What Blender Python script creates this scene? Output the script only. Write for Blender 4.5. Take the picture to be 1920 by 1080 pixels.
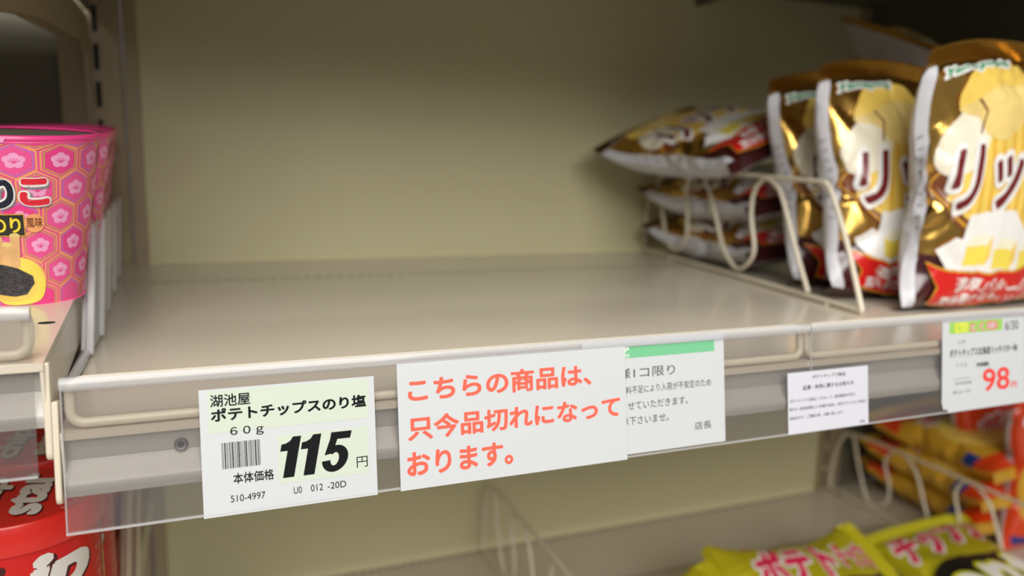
import bpy, bmesh, math, random
from mathutils import Matrix, Vector
import numpy as np

SC = bpy.context.scene
COL = SC.collection
for _o in list(bpy.data.objects):
    bpy.data.objects.remove(_o)

# ------------------------------------------------------------------ frame of reference
# Working coordinates are millimetres: x along the shelf, y into the shelf, z up from the
# top edge of the middle price rail, which hangs 1 m above the shop floor.
def W(p):
    return Vector((p[0] * .001, p[1] * .001, 1.0 + p[2] * .001))

# ------------------------------------------------------------------ camera
yaw, pitch, roll = 0.3801, 0.1695, 0.0244
fwd = Vector((math.sin(yaw) * math.cos(pitch), math.cos(yaw) * math.cos(pitch), -math.sin(pitch)))
rgt = Vector((math.cos(yaw), -math.sin(yaw), 0))
upv = rgt.cross(fwd)
r2 = rgt * math.cos(roll) + upv * math.sin(roll)
u2 = -rgt * math.sin(roll) + upv * math.cos(roll)
cd = bpy.data.cameras.new('camera')
cam = bpy.data.objects.new('camera', cd)
COL.objects.link(cam)
M = Matrix((r2, u2, -fwd)).transposed().to_4x4()
M.translation = W((58.1, -324.75, 87.7))
cam.matrix_world = M
cd.sensor_width = 36
cd.lens = 1416.12 / 1920 * 36
cd.clip_start = .01
cd.dof.use_dof = True
cd.dof.focus_distance = .335
cd.dof.aperture_fstop = 5.2
SC.camera = cam

# ------------------------------------------------------------------ light and exposure
world = bpy.data.worlds.new('shop_ambient')
SC.world = world
world.use_nodes = True
bg = world.node_tree.nodes['Background']
bg.inputs[0].default_value = (1.0, .95, .88, 1)
bg.inputs[1].default_value = .22

def ceiling_tube(name, x, y, z, length, power, tilt=0, width=60):
    l = bpy.data.lights.new(name, 'AREA')
    l.shape = 'RECTANGLE'
    l.size = length * .001
    l.size_y = width * .001
    l.energy = power
    l.color = (1.0, .975, .94)
    o = bpy.data.objects.new(name, l)
    COL.objects.link(o)
    o.location = W((x, y, z))
    o.rotation_euler = (math.radians(tilt), 0, 0)
    return o

for y, z, length, power, tilt, width in ((-420, 1500, 1800, 11, 12, 300), (-1000, 1500, 1800, 15, 25, 400), (-1700, 1460, 1900, 19, 36, 700),
                                         (-2400, 1430, 2200, 22, 44, 700), (-3100, 1400, 2400, 24, 50, 700), (-3900, 1400, 2600, 20, 56, 700)):
    ceiling_tube('aisle_light', -250, y, z, length, power, tilt, width)

vs = SC.view_settings
SC.display_settings.display_device = 'sRGB'
vs.view_transform = 'Standard'
vs.look = 'None'
vs.gamma = 1
vs.use_curve_mapping = False
vs.exposure = 0.0

# ------------------------------------------------------------------ materials
MATS = {}
def lin(c):
    return tuple(((v / 255 + .055) / 1.055) ** 2.4 if v > 10 else v / 255 / 12.92 for v in c) + (1,)

def mat(name, rgb, rough=.5, metal=0, spec=.5, coat=0, noise=0, nscale=60, bump=0, bscale=200):
    if name in MATS:
        return MATS[name]
    m = bpy.data.materials.new(name)
    m.use_nodes = True
    nt = m.node_tree
    b = nt.nodes['Principled BSDF']
    b.inputs['Roughness'].default_value = rough
    b.inputs['Metallic'].default_value = metal
    b.inputs['Specular IOR Level'].default_value = spec
    b.inputs['Coat Weight'].default_value = coat
    b.inputs['Coat Roughness'].default_value = .12
    c = lin(rgb)
    b.inputs['Base Color'].default_value = c
    if noise or bump:
        tc = nt.nodes.new('ShaderNodeTexCoord')
    if noise:
        nz = nt.nodes.new('ShaderNodeTexNoise')
        nz.inputs['Scale'].default_value = nscale
        nz.inputs['Detail'].default_value = 4
        rp = nt.nodes.new('ShaderNodeValToRGB')
        rp.color_ramp.elements[0].position = .3
        rp.color_ramp.elements[1].position = .7
        rp.color_ramp.elements[0].color = tuple(v * (1 - noise) for v in c[:3]) + (1,)
        rp.color_ramp.elements[1].color = tuple(min(1, v * (1 + noise)) for v in c[:3]) + (1,)
        nt.links.new(tc.outputs['Object'], nz.inputs['Vector'])
        nt.links.new(nz.outputs['Fac'], rp.inputs['Fac'])
        nt.links.new(rp.outputs['Color'], b.inputs['Base Color'])
    if bump:
        nb = nt.nodes.new('ShaderNodeTexNoise')
        nb.inputs['Scale'].default_value = bscale
        nb.inputs['Detail'].default_value = 3
        bp = nt.nodes.new('ShaderNodeBump')
        bp.inputs['Strength'].default_value = bump
        bp.inputs['Distance'].default_value = .001
        nt.links.new(tc.outputs['Object'], nb.inputs['Vector'])
        nt.links.new(nb.outputs['Fac'], bp.inputs['Height'])
        nt.links.new(bp.outputs['Normal'], b.inputs['Normal'])
    MATS[name] = m
    return m

def clear_plastic(name, tint, haze, rough, ior=1.46):
    m = bpy.data.materials.new(name)
    m.use_nodes = True
    nt = m.node_tree
    nt.nodes.clear()
    out = nt.nodes.new('ShaderNodeOutputMaterial')
    tr = nt.nodes.new('ShaderNodeBsdfTransparent')
    tr.inputs[0].default_value = tint
    df = nt.nodes.new('ShaderNodeBsdfDiffuse')
    df.inputs[0].default_value = (.86, .86, .86, 1)
    gl = nt.nodes.new('ShaderNodeBsdfGlossy')
    gl.inputs['Roughness'].default_value = rough
    fr = nt.nodes.new('ShaderNodeFresnel')
    fr.inputs[0].default_value = ior
    m1 = nt.nodes.new('ShaderNodeMixShader')
    m1.inputs[0].default_value = haze
    m2 = nt.nodes.new('ShaderNodeMixShader')
    nt.links.new(tr.outputs[0], m1.inputs[1])
    nt.links.new(df.outputs[0], m1.inputs[2])
    ge = nt.nodes.new('ShaderNodeNewGeometry')
    mx = nt.nodes.new('ShaderNodeMix')          # same reflection on both faces of a thin sheet
    mx.inputs['A'].default_value = ior
    mx.inputs['B'].default_value = 1 / ior
    nt.links.new(ge.outputs['Backfacing'], mx.inputs['Factor'])
    nt.links.new(mx.outputs['Result'], fr.inputs[0])
    nt.links.new(fr.outputs[0], m2.inputs[0])
    nt.links.new(m1.outputs[0], m2.inputs[1])
    nt.links.new(gl.outputs[0], m2.inputs[2])
    nt.links.new(m2.outputs[0], out.inputs[0])
    MATS[name] = m
    return m

CREAM = mat('cream_enamel', (214, 203, 182), .32, spec=.5, coat=.25, noise=.02, nscale=8)
DECK = mat('shelf_deck_enamel', (206, 196, 178), .26, spec=.5, coat=.3, noise=.03, nscale=6)
LIP = mat('shelf_lip_enamel', (178, 174, 168), .3, spec=.5, coat=.2)
WIRE = mat('cream_wire', (222, 212, 190), .35, coat=.2)
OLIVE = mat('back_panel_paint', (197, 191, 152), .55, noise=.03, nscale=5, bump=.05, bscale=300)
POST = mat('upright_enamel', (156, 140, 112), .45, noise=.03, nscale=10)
SHADEP = mat('painted_shade_panel', (96, 92, 76), .6)  # shade of undersides and side bays put into the colour
SLOT = mat('slot_shadow_hole', (20, 24, 22), .8)
RAIL = clear_plastic('clear_price_rail', (.88, .87, .86, 1), .04, .10)
BEAD = clear_plastic('milky_rail_bead', (.90, .90, .92, 1), .30, .10)
ACRYL = clear_plastic('clear_divider', (.95, .95, .96, 1), .07, .06)
ACEDGE = clear_plastic('divider_edge', (.90, .90, .94, 1), .50, .12)
STEEL = mat('rivet_steel', (150, 150, 150), .35, 1)
PAPER = mat('white_card', (198, 201, 203), .6)
PAPER2 = mat('cool_white_paper', (206, 206, 215), .7)
BLACK = mat('black_ink', (14, 14, 16), .7, spec=.2)
DGREY = mat('dark_grey_ink', (58, 58, 62), .6)
GREY = mat('grey_ink', (128, 128, 134), .6)
RED = mat('coral_red_ink', (246, 96, 74), .6)
PALEG = mat('pale_green_print', (196, 206, 190), .6)
GREENB = mat('green_band_print', (112, 188, 140), .6)
LIME = mat('lime_print', (150, 200, 90), .6)
YEL = mat('yellow_print', (228, 226, 70), .6)
REDP = mat('price_red_ink', (228, 62, 54), .6)
GOLD = mat('gold_foil', (228, 182, 96), .18, 1, bump=.22, bscale=55)
GOLDD = mat('gold_seal_foil', (206, 160, 72), .26, 1)
SILV = mat('white_film', (206, 206, 212), .38, spec=.5, coat=.2, noise=.05, nscale=30)
MAROON = mat('maroon_film', (62, 14, 18), .22, spec=.6, coat=.5)
B_WHITE = mat('print_white', (240, 238, 234), .35, coat=.3)
B_CREAM = mat('potato_cream', (236, 208, 128), .35, coat=.3, noise=.12, nscale=60)
B_PALE = mat('potato_flesh', (240, 232, 208), .35, coat=.3, noise=.06, nscale=50)
B_CHIP = mat('chip_yellow', (240, 205, 96), .35, coat=.3, noise=.10, nscale=40)
B_STRIPE = mat('chip_ridge', (228, 178, 62), .35, coat=.3)
B_BROWN = mat('chip_edge_brown', (120, 62, 26), .35, coat=.3)
B_MAR = mat('lettering_maroon', (110, 16, 20), .35, coat=.3)
B_RED = mat('ribbon_red', (206, 28, 24), .3, coat=.4)
B_GOLDP = mat('ribbon_gold', (214, 160, 50), .3, coat=.4)
B_GREEN = mat('logo_green', (18, 140, 92), .35, coat=.3)
B_BUT = mat('butter_yellow', (244, 222, 90), .35, coat=.3)
B_BUT2 = mat('butter_pale', (244, 240, 214), .35, coat=.3)
YG = mat('yellow_green_foil', (206, 196, 34), .28, .35, bump=.15, bscale=90)
YGS = mat('yellow_green_seal', (216, 208, 40), .28, .4)
PINKT = mat('hot_pink_lettering', (226, 34, 84), .35, coat=.3)
BLKF = mat('black_film', (18, 20, 16), .3, coat=.4)
YOUT = mat('yellow_outline', (222, 220, 30), .35, coat=.3)
ORNG = mat('orange_film', (226, 66, 18), .28, coat=.5, bump=.1, bscale=80)
YELF = mat('amber_film', (214, 164, 44), .35, coat=.4, noise=.15, nscale=30)
BLUEP = mat('blue_print', (30, 60, 140), .4)
PINK = mat('cup_pink', (240, 84, 152), .38, coat=.25)
PINKD = mat('cup_deep_pink', (236, 62, 138), .38, coat=.25)
PINKL = mat('plum_pale_pink', (246, 168, 212), .4)
ORLINE = mat('hexagon_orange_line', (244, 168, 110), .4)
VIOL = mat('hexagon_violet_line', (184, 120, 196), .4)
OLVL = mat('hexagon_olive_line', (196, 166, 80), .4)
NAVY = mat('lettering_navy', (20, 28, 48), .4)
LRED = mat('lettering_red', (226, 38, 58), .4)
LSHAD = mat('lettering_grey_shadow', (140, 134, 136), .4)
LYEL = mat('lettering_yellow', (246, 222, 60), .4)
STICK = mat('potato_stick', (226, 178, 120), .45, noise=.15, nscale=150)
NORI = mat('seaweed_black', (58, 56, 60), .5, noise=.95, nscale=1100)
LIDF = mat('cup_lid_film', (122, 126, 110), .32, .4)
CANR = mat('can_red', (206, 26, 22), .34, coat=.3)
CANL = mat('can_lid_red', (222, 36, 26), .36, coat=.2)
CANW = mat('can_lettering_white', (224, 220, 214), .4)
CANS = mat('can_lettering_shadow', (72, 10, 12), .5)
CANP = mat('can_small_print', (232, 150, 140), .5)
FLOORM = mat('shop_floor_vinyl', (196, 192, 182), .35, noise=.04, nscale=4)

# ------------------------------------------------------------------ mesh collector
class MB:
    def __init__(self):
        self.v = []; self.f = []; self.m = []; self.mats = []
    def mi(self, m):
        if m not in self.mats: self.mats.append(m)
        return self.mats.index(m)
    def add(self, vs, fs, m):
        b = len(self.v); k = self.mi(m)
        self.v += [tuple(p) for p in vs]
        self.f += [tuple(b + i for i in f) for f in fs]
        self.m += [k] * len(fs)
    def box(self, x0, x1, y0, y1, z0, z1, m):
        vs = [(x, y, z) for x in (x0, x1) for y in (y0, y1) for z in (z0, z1)]
        self.add(vs, [(0, 1, 3, 2), (4, 6, 7, 5), (0, 4, 5, 1), (2, 3, 7, 6), (0, 2, 6, 4), (1, 5, 7, 3)], m)
    def hexa(self, a, b, m):          # two quads (lists of four points), joined
        self.add(list(a) + list(b), [(3, 2, 1, 0), (4, 5, 6, 7), (0, 1, 5, 4), (1, 2, 6, 5), (2, 3, 7, 6), (3, 0, 4, 7)], m)
    def prism(self, poly, d, m):      # planar polygon swept along vector d
        n = len(poly)
        vs = list(poly) + [tuple(p[k] + d[k] for k in range(3)) for p in poly]
        fs = [tuple(range(n - 1, -1, -1)), tuple(range(n, 2 * n))]
        fs += [(i, (i + 1) % n, n + (i + 1) % n, n + i) for i in range(n)]
        self.add(vs, fs, m)
    def tube(self, pts, r, m, n=10, closed=False):
        P = [Vector(p) for p in pts]; N = len(P); rings = []
        prev = None
        for i in range(N):
            a = P[i - 1] if (i > 0 or closed) else P[i]
            c = P[(i + 1) % N] if (i < N - 1 or closed) else P[i]
            t = (c - a).normalized()
            if prev is None:
                ref = Vector((0, 0, 1)) if abs(t.z) < .9 else Vector((1, 0, 0))
                nn = t.cross(ref).normalized()
            else:
                nn = (prev - t * prev.dot(t)).normalized()
            prev = nn; bb = t.cross(nn)
            rings.append([P[i] + (nn * math.cos(2 * math.pi * k / n) + bb * math.sin(2 * math.pi * k / n)) * r for k in range(n)])
        vs = [p for rg in rings for p in rg]; fs = []
        for i in range(N if closed else N - 1):
            j = (i + 1) % N
            fs += [(i * n + k, i * n + (k + 1) % n, j * n + (k + 1) % n, j * n + k) for k in range(n)]
        if not closed:
            fs += [tuple(range(n - 1, -1, -1)), tuple((N - 1) * n + k for k in range(n))]
        self.add(vs, fs, m)
    def lathe(self, cx, cy, prof, m, n=64, caps=True):
        vs = [(cx + r * math.cos(2 * math.pi * k / n), cy + r * math.sin(2 * math.pi * k / n), z) for r, z in prof for k in range(n)]
        fs = []
        for i in range(len(prof) - 1):
            fs += [(i * n + k, i * n + (k + 1) % n, (i + 1) * n + (k + 1) % n, (i + 1) * n + k) for k in range(n)]
        if caps:
            fs += [tuple(range(n - 1, -1, -1)), tuple((len(prof) - 1) * n + k for k in range(n))]
        self.add(vs, fs, m)
    def obj(self, name, parent=None, origin=None, smooth=True, bevel=0, local=False):
        """one mesh object; origin in mm; with a parent the vertices are relative to it"""
        if parent is not None and not local:
            origin = parent['_o']
        if origin is None:
            if local: origin = (0, 0, 0)
            else:
                a = np.array(self.v); origin = (float(a[:, 0].mean()), float(a[:, 1].mean()), float(a[:, 2].min()))
        me = bpy.data.meshes.new(name)
        me.from_pydata([((p[0] - origin[0]) * .001, (p[1] - origin[1]) * .001, (p[2] - origin[2]) * .001) for p in self.v], [], self.f)
        for mm in self.mats: me.materials.append(mm)
        me.polygons.foreach_set('material_index', self.m)
        me.update()
        o = bpy.data.objects.new(name, me)
        COL.objects.link(o)
        if smooth:
            for p in me.polygons: p.use_smooth = True
            me.set_sharp_from_angle(angle=math.radians(38))
        if bevel:
            b = o.modifiers.new('bevel', 'BEVEL'); b.width = bevel * .001; b.segments = 2; b.limit_method = 'ANGLE'
        if parent is not None: o.parent = parent
        elif not local:
            o.location = W(origin); o['_o'] = origin
        return o

def tag(o, label, cat=None, group=None, kind=None):
    if label: o['label'] = label
    if cat: o['category'] = cat
    if group: o['group'] = group
    if kind: o['kind'] = kind
    return o

def empty(name, origin, label, cat, group=None, kind=None):
    o = bpy.data.objects.new(name, None)
    COL.objects.link(o)
    o.empty_display_size = .02
    o.location = W(origin); o['_o'] = origin
    return tag(o, label, cat, group, kind)

def smooth_path(pts, k=6, closed=False):
    """Catmull-Rom through the points"""
    P = [Vector(p) for p in pts]; out = []; n = len(P)
    for i in range(n if closed else n - 1):
        g = (lambda q: P[q % n]) if closed else (lambda q: P[max(0, min(n - 1, q))])
        a, b, c, d = g(i - 1), g(i), g(i + 1), g(i + 2)
        for s in range(k):
            t = s / k
            out.append(.5 * ((2 * b) + (c - a) * t + (2 * a - 5 * b + 4 * c - d) * t * t + (3 * b - a - 3 * c + d) * t ** 3))
    if not closed: out.append(P[-1])
    return out

# ------------------------------------------------------------------ lettering
_txt = {}
def text_mesh(body, weight=0, shear=0):
    """flat lettering as (verts2d, faces), unit em, from the built-in font"""
    key = (body, weight, shear)
    if key in _txt: return _txt[key]
    c = bpy.data.curves.new('lettering', 'FONT')
    c.body = body; c.size = 1; c.shear = shear; c.resolution_u = 4
    c.dimensions = '2D'; c.fill_mode = 'BOTH'
    o = bpy.data.objects.new('lettering', c); COL.objects.link(o)
    dg = bpy.context.evaluated_depsgraph_get(); ev = o.evaluated_get(dg); me = ev.to_mesh()
    V = [(v.co.x, v.co.y) for v in me.vertices]; F = [tuple(p.vertices) for p in me.polygons]
    ev.to_mesh_clear()
    bpy.data.objects.remove(o); bpy.data.curves.remove(c)
    if weight:                      # heavier strokes: the same glyph stepped round a small circle
        ring = [(weight, 4 if weight < .02 else 8 if weight < .06 else 14)] + ([(weight / 2, 7)] if weight > .06 else [])
        V0, F0 = V, F; V = list(V0); F = list(F0)
        for rad, n in ring:
            for k in range(n):
                dx, dy = rad * math.cos(2 * math.pi * k / n + .4), rad * math.sin(2 * math.pi * k / n + .4); b = len(V)
                V += [(x + dx, y + dy, len(V) / len(V0) * .0022) for x, y in V0]; F += [tuple(i + b for i in f) for f in F0]
    _txt[key] = (V, F)
    return V, F

def text_box(body, x0, ytop, x1, ybot, weight=0, shear=0):
    """lettering fitted to the box; y counts down"""
    V, F = text_mesh(body, weight, shear)
    a = np.array([p[:2] for p in V]); lo = a.min(0); hi = a.max(0)
    sx = (x1 - x0) / (hi[0] - lo[0]); sy = (ybot - ytop) / (hi[1] - lo[1])
    return [(x0 + (p[0] - lo[0]) * sx, ybot - (p[1] - lo[1]) * sy) + tuple(p[2:]) for p in V], F

def rot2(V, ang, c=None):
    if c is None:
        a = np.array(V); c = (a.min(0) + a.max(0)) / 2
    s, k = math.sin(ang), math.cos(ang)
    return [(c[0] + (x - c[0]) * k - (y - c[1]) * s, c[1] + (x - c[0]) * s + (y - c[1]) * k) for x, y in V]

def poly2(pts):
    return [tuple(p) for p in pts], [tuple(range(len(pts)))]
def rect2(x0, y0, x1, y1):
    return poly2([(x0, y0), (x1, y0), (x1, y1), (x0, y1)])
def ell2(cx, cy, rx, ry, n=28, a0=0):
    return poly2([(cx + rx * math.cos(2 * math.pi * k / n + a0), cy + ry * math.sin(2 * math.pi * k / n + a0)) for k in range(n)])
def smooth2(pts, k=6):
    return poly2([(p.x, p.y) for p in smooth_path([(x, y, 0) for x, y in pts], k, True)])
def stroke2(pts, w):
    """a line of width w through the points, as quads"""
    V = []; F = []
    n = len(pts)
    for i in range(n):
        a = pts[max(0, i - 1)]; b = pts[min(n - 1, i + 1)]
        dx, dy = b[0] - a[0], b[1] - a[1]; L = math.hypot(dx, dy) or 1
        ww = w[i] if isinstance(w, (list, tuple)) else w
        V += [(pts[i][0] - dy / L * ww / 2, pts[i][1] + dx / L * ww / 2), (pts[i][0] + dy / L * ww / 2, pts[i][1] - dx / L * ww / 2)]
    for i in range(n - 1): F.append((2 * i, 2 * i + 1, 2 * i + 3, 2 * i + 2))
    return V, F

def refine(V, F, maxlen):
    """triangulate and subdivide a flat shape until its edges are short"""
    bm = bmesh.new()
    vv = [bm.verts.new((p[0], p[1], p[2] if len(p) > 2 else 0)) for p in V]
    for f in F:
        try: bm.faces.new([vv[i] for i in f])
        except ValueError: pass
    bmesh.ops.triangulate(bm, faces=bm.faces[:])
    for _ in range(7):
        es = [e for e in bm.edges if e.calc_length() > maxlen]
        if not es: break
        bmesh.ops.subdivide_edges(bm, edges=es, cuts=1, use_grid_fill=False)
        bmesh.ops.triangulate(bm, faces=bm.faces[:])
    bm.verts.index_update()
    o = [(v.co.x, v.co.y, v.co.z) for v in bm.verts], [tuple(v.index for v in f.verts) for f in bm.faces]
    bm.free()
    return o
# ------------------------------------------------------------------ the room
TH = .1446
def TP(x, t, off=0., o=(0, 0, 0)):
    """point on a price-rail plane: t down from its top edge, off towards the shopper"""
    return (o[0] + x, o[1] - math.sin(TH) * t - math.cos(TH) * off, o[2] - math.cos(TH) * t + math.sin(TH) * off)

D = 486.0           # back panel
DZ = -21.5          # deck of the middle shelf
LZ = -382.0         # deck of the shelf below

b = MB(); b.box(-2600, 3400, -2600, 700, -1020, -1000, FLOORM)
tag(b.obj('floor', smooth=False), 'pale vinyl shop floor of the aisle', kind='structure')

b = MB(); b.box(-2, 886, D, D + 12, -900, 420, OLIVE)
tag(b.obj('wall_back', smooth=False), 'olive beige metal back panel behind the empty shelf', kind='structure')
b = MB(); b.box(-1000, -66, D + 14, D + 26, -900, 420, SHADEP)
tag(b.obj('wall_left', smooth=False), 'back panel of the left bay, shade painted into its colour', kind='structure')
b = MB(); b.box(914, 1900, D, D + 12, -900, 420, SHADEP)
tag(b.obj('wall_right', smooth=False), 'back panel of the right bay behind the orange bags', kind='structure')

def upright(x0, label):
    """slotted post with flanges on both sides"""
    r = empty('shelf_upright', (x0, D - 6, -900), label, 'post', 'slotted uprights')
    m = MB()
    m.box(x0 - 66, x0 - 43, D + 2, D + 12, -900, 420, POST)      # left flange
    m.box(x0 - 42, x0 - 14, D - 8, D + 12, -900, 420, POST)      # post
    m.box(x0 - 12.5, x0, D - 3, D + 12, -900, 420, POST)         # right flange
    m.obj('post', r, bevel=1.2)
    m = MB()
    z = -880
    while z < 410:
        m.box(x0 - 36, x0 - 31.5, D - 8.4, D - 7.6, z, z + 23, SLOT)
        z += 33.5
    m.obj('slot_row', r, smooth=False)
    return r
upright(0, 'slotted cream upright left of the empty shelf')
upright(914, 'slotted cream upright at the lower right, behind the wire fence')

# ------------------------------------------------------------------ shelves
def deck_obj(r, x0, x1, y0, y1, z, name='deck', xb=0, xr=0, rise=0, under=None):
    m = MB(); side = under or DECK
    # slightly toed-in left edge, flat top, folded sides
    top = [(x0, y0, z), (x1, y0, z), (x1 + xr, y1, z + rise), (x0 + xb, y1, z + rise)]
    bot = [(p[0], p[1], p[2] - 3) for p in top]
    if under: m.hexa([(p[0], p[1], p[2] - 4) for p in top], [(p[0], p[1], p[2] - 3.05) for p in top], under)  # extra plate below the deck, shade painted into its dark colour
    m.hexa(bot, top, DECK)
    for (a, c) in ((top[0], top[3]),):
        m.hexa([(a[0], a[1], z - 26), (a[0] + 1.2, a[1], z - 26), (c[0] + 1.2, c[1], z - 26), (c[0], c[1], z - 26)],
               [(a[0], a[1], z - 2.8), (a[0] + 1.2, a[1], z - 2.8), (c[0] + 1.2, c[1], z - 2.8), (c[0], c[1], z - 2.8)], side)
    m.hexa([(x1 - 1.2, y0, z - 26), (x1, y0, z - 26), (x1 + xr, y1, z + rise - 26), (x1 + xr - 1.2, y1, z + rise - 26)],
           [(x1 - 1.2, y0, z - 2.8), (x1, y0, z - 2.8), (x1 + xr, y1, z + rise - 2.8), (x1 + xr - 1.2, y1, z + rise - 2.8)], side)
    m.box(x0 + 40, x1 - 40, y0 + 150, y0 + 190, z - 16, z - 3, side)     # stiffener beneath
    # punched rows near the back
    x = x0 + 9
    while x < x1 + xr - 9 and not rise:
        m.add([(x, y1 - 117, z + .12), (x + 5.2, y1 - 117, z + .12), (x + 5.2, y1 - 113.2, z + .12), (x, y1 - 113.2, z + .12)], [(0, 1, 2, 3)], SLOTD)
        m.add([(x, y1 - 7, z + .12), (x + 5.2, y1 - 7, z + .12), (x + 5.2, y1 - 3.5, z + .12), (x, y1 - 3.5, z + .12)], [(0, 1, 2, 3)], SLOTD)
        x += 9.5
    return m.obj(name, r, smooth=False)
SLOTD = mat('punched_slot', (84, 76, 62), .7)

def lip_obj(r, x0, x1, o):
    m = MB()
    prof = [(21.2, -6), (21.2, -4.2), (22.2, -4.6), (32.6, -5.2), (33.4, -5.7), (34.2, -5.3), (38, -3.2), (41.5, -1.2), (43.6, -.7), (45.2, -1.4), (47.2, -2.2), (47.2, -7), (40, -9)]
    poly = [TP(x0, t, off, o) for t, off in prof]
    m.prism(poly, (x1 - x0, 0, 0), LIP)
    return m.obj('front_lip', r)

def rail_obj(r, x0, x1, o, tb=61.0, name='price_rail'):
    m = MB()
    a = [TP(x0, 3, -.5, o), TP(x0, tb, -.5, o), TP(x0, tb, .4, o), TP(x0, 3, .4, o)]
    m.prism(a, (x1 - x0, 0, 0), RAIL)
    q = m.obj(name, r, smooth=False)
    m = MB()
    prof = []
    for k in range(13):
        an = math.pi * 2 * k / 12
        prof.append((2.6 + 2.9 * math.sin(an) * .95, .3 + 2.0 * math.cos(an)))
    m.prism([TP(x0, t, off, o) for t, off in prof[:-1]], (x1 - x0, 0, 0), BEAD)
    e = m.obj('top_bead', q, local=True) if False else None
    mb = m
    e = mb.obj('top_bead', None, origin=r['_o']); e.location = (0, 0, 0); e.parent = q; tag(e, 'rounded milky top edge')
    m = MB()
    m.prism([TP(x0, tb - .7, .4, o), TP(x0, tb - .7, 1.1, o), TP(x0, tb + .2, 1.2, o), TP(x0, tb + .4, .2, o), TP(x0, tb + .2, -.6, o)], (x1 - x0, 0, 0), BEAD)
    m.prism([TP(x0, 3, -.6, o), TP(x0, 3, .6, o), TP(x0, tb, .6, o), TP(x0, tb, -.6, o)], (.5, 0, 0), BEAD)
    e = m.obj('bottom_edge', None, origin=r['_o']); e.location = (0, 0, 0); e.parent = q
    return q

def rivet_obj(r, x, t, o):
    m = MB()
    c = TP(x, t, -3.2, o)
    n = 20
    def ring(rad, off): return [TP(x + rad * math.cos(2 * math.pi * k / n), t + rad * math.sin(2 * math.pi * k / n), off, o) for k in range(n)]
    rs = [ring(2.7, -5.2), ring(2.7, -4.0), ring(2.2, -3.5), ring(1.3, -3.6), ring(.9, -4.4)]
    vs = [p for q in rs for p in q]; fs = []
    for i in range(len(rs) - 1):
        fs += [(i * n + k, i * n + (k + 1) % n, (i + 1) * n + (k + 1) % n, (i + 1) * n + k) for k in range(n)]
    m.add(vs, fs, STEEL)
    m.add(rs[-1], [tuple(range(n))], SLOT)
    return m.obj('rivet', r)

def tongue_obj(r, x0, x1, o, ta, tb):
    m = MB()
    pts = []
    w = 5.5
    for k in range(9):
        an = math.pi * k / 8
        pts.append((tb - w * .6 + w * .6 * math.sin(an), -3 + w * .5 * math.cos(an)))
    prof = [(ta, 5 - 8 + 2.6), ] + [(t, off) for t, off in pts] + [(ta, -6)]
    m.prism([TP(x0, t, off, o) for t, off in prof], (x1 - x0, 0, 0), CREAM)
    return m.obj('end_tongue', r, bevel=.5)

def shelf(label, x0, x1, o, dz, depth, rails, xb=0, tb=61.0, rivets=(), y0=-2.5, xr=0, rise=0):
    r = empty('shelf', (x0, 0, dz), label, 'shelf', None)
    deck_obj(r, x0, x1, y0, depth, dz, xb=xb, xr=xr, rise=rise)
    lip_obj(r, x0 + .6, x1 - .6, o)
    for a, c in rails: rail_obj(r, a, c, o, tb)
    for x, t in rivets: rivet_obj(r, x, t, o)
    return r

s_main = shelf('empty beige shelf with clear price rail holding the cards', 0, 886, (0, 0, 0), DZ, D - 9, [(.8, 367.6), (369, 884)], xb=-24, rivets=[(42.5, 31.3)])
tongue_obj(s_main, -2.4, -.2, (0, 0, 0), 9, 49.5)
LO = (0, 4.0, 28.0)
s_left = shelf('left neighbouring shelf carrying the pink cups, set a little higher', -906, -4, LO, 6.5, D - 9, [(-904, -7.6)], xb=0, tb=65.5, y0=-1, xr=-25, rise=16)
tongue_obj(s_left, -4.9, -2.5, LO, 22, 60)
m = MB()
vs_, fs_ = ell2(-14, 66, 3.6, 2.0)
m.add([(x, y, 6.7 + 16 * (y + 1) / 478) for x, y in vs_], fs_, SLOT)
m.obj('deck_hole', s_left, smooth=False)
s_low = shelf('lower beige shelf with wire fences and yellow bags', 0, 886, (0, -60, LZ + 21.5), LZ, D - 9, [(1, 884)], y0=-62)
s_lowl = shelf('lower left shelf under the red cans', -906, -6, (0, 4, -210), -231, D - 9, [(-904, -8)], y0=-1)
s_lowr = shelf('lower right shelf under the orange bags', 914, 1800, (0, -60, LZ + 21.5), LZ, D - 9, [(916, 1798)], y0=-62)
s_top = empty('shelf', (0, 0, 330), 'shadowed shelf directly above the empty one, at the top edge', 'shelf')
deck_obj(s_top, -34, 610, 20, D - .5, 322, under=SHADEP)
m = MB(); m.box(-33, 609, 16, 20, 288, 322, LIP); m.obj('front_lip', s_top)
s_tq = empty('shelf', (620, 0, 300), 'added lower shelf section above the gold bags, darkening the wall at the top right', 'shelf')  # lower, deeper section added to darken the wall at the right
deck_obj(s_tq, 611, 886, -70, D - .5, 300, under=SHADEP)
m = MB(); m.box(612, 885, -74, -70, 256, 300, LIP); m.obj('front_lip', s_tq)
b = MB(); b.box(-39, -36, 0, D - 10, 209, 420, SHADEP)  # unseen panel added to keep light off the upper left wall
tag(b.obj('light_blocker_1', smooth=False), 'unseen panel added between the left bay and the empty bay to block light', kind='structure')
b = MB(); b.box(890, 893, -70, D - 10, 130, 420, SHADEP)  # panel added to block ambient light from the right
tag(b.obj('light_blocker_2', smooth=False), 'dark panel added behind the tilted gold bag at the top right to block light', kind='structure')
s_tr = empty('shelf', (914, 0, 330), 'shadowed shelf above the right bay, at the dark top right corner', 'shelf')
deck_obj(s_tr, 914, 1800, -60, D - .5, 338, under=SHADEP)
m = MB(); m.box(915, 1799, -64, -60, 290, 338, LIP); m.obj('front_lip', s_tr)
m = MB()
m.prism([(917, 24, 300), (917, 120, 292), (917, 300, 270), (917, D - 9, 225), (917, D - 9, 333), (917, 24, 333)], (3, 0, 0), SHADEP)
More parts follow.
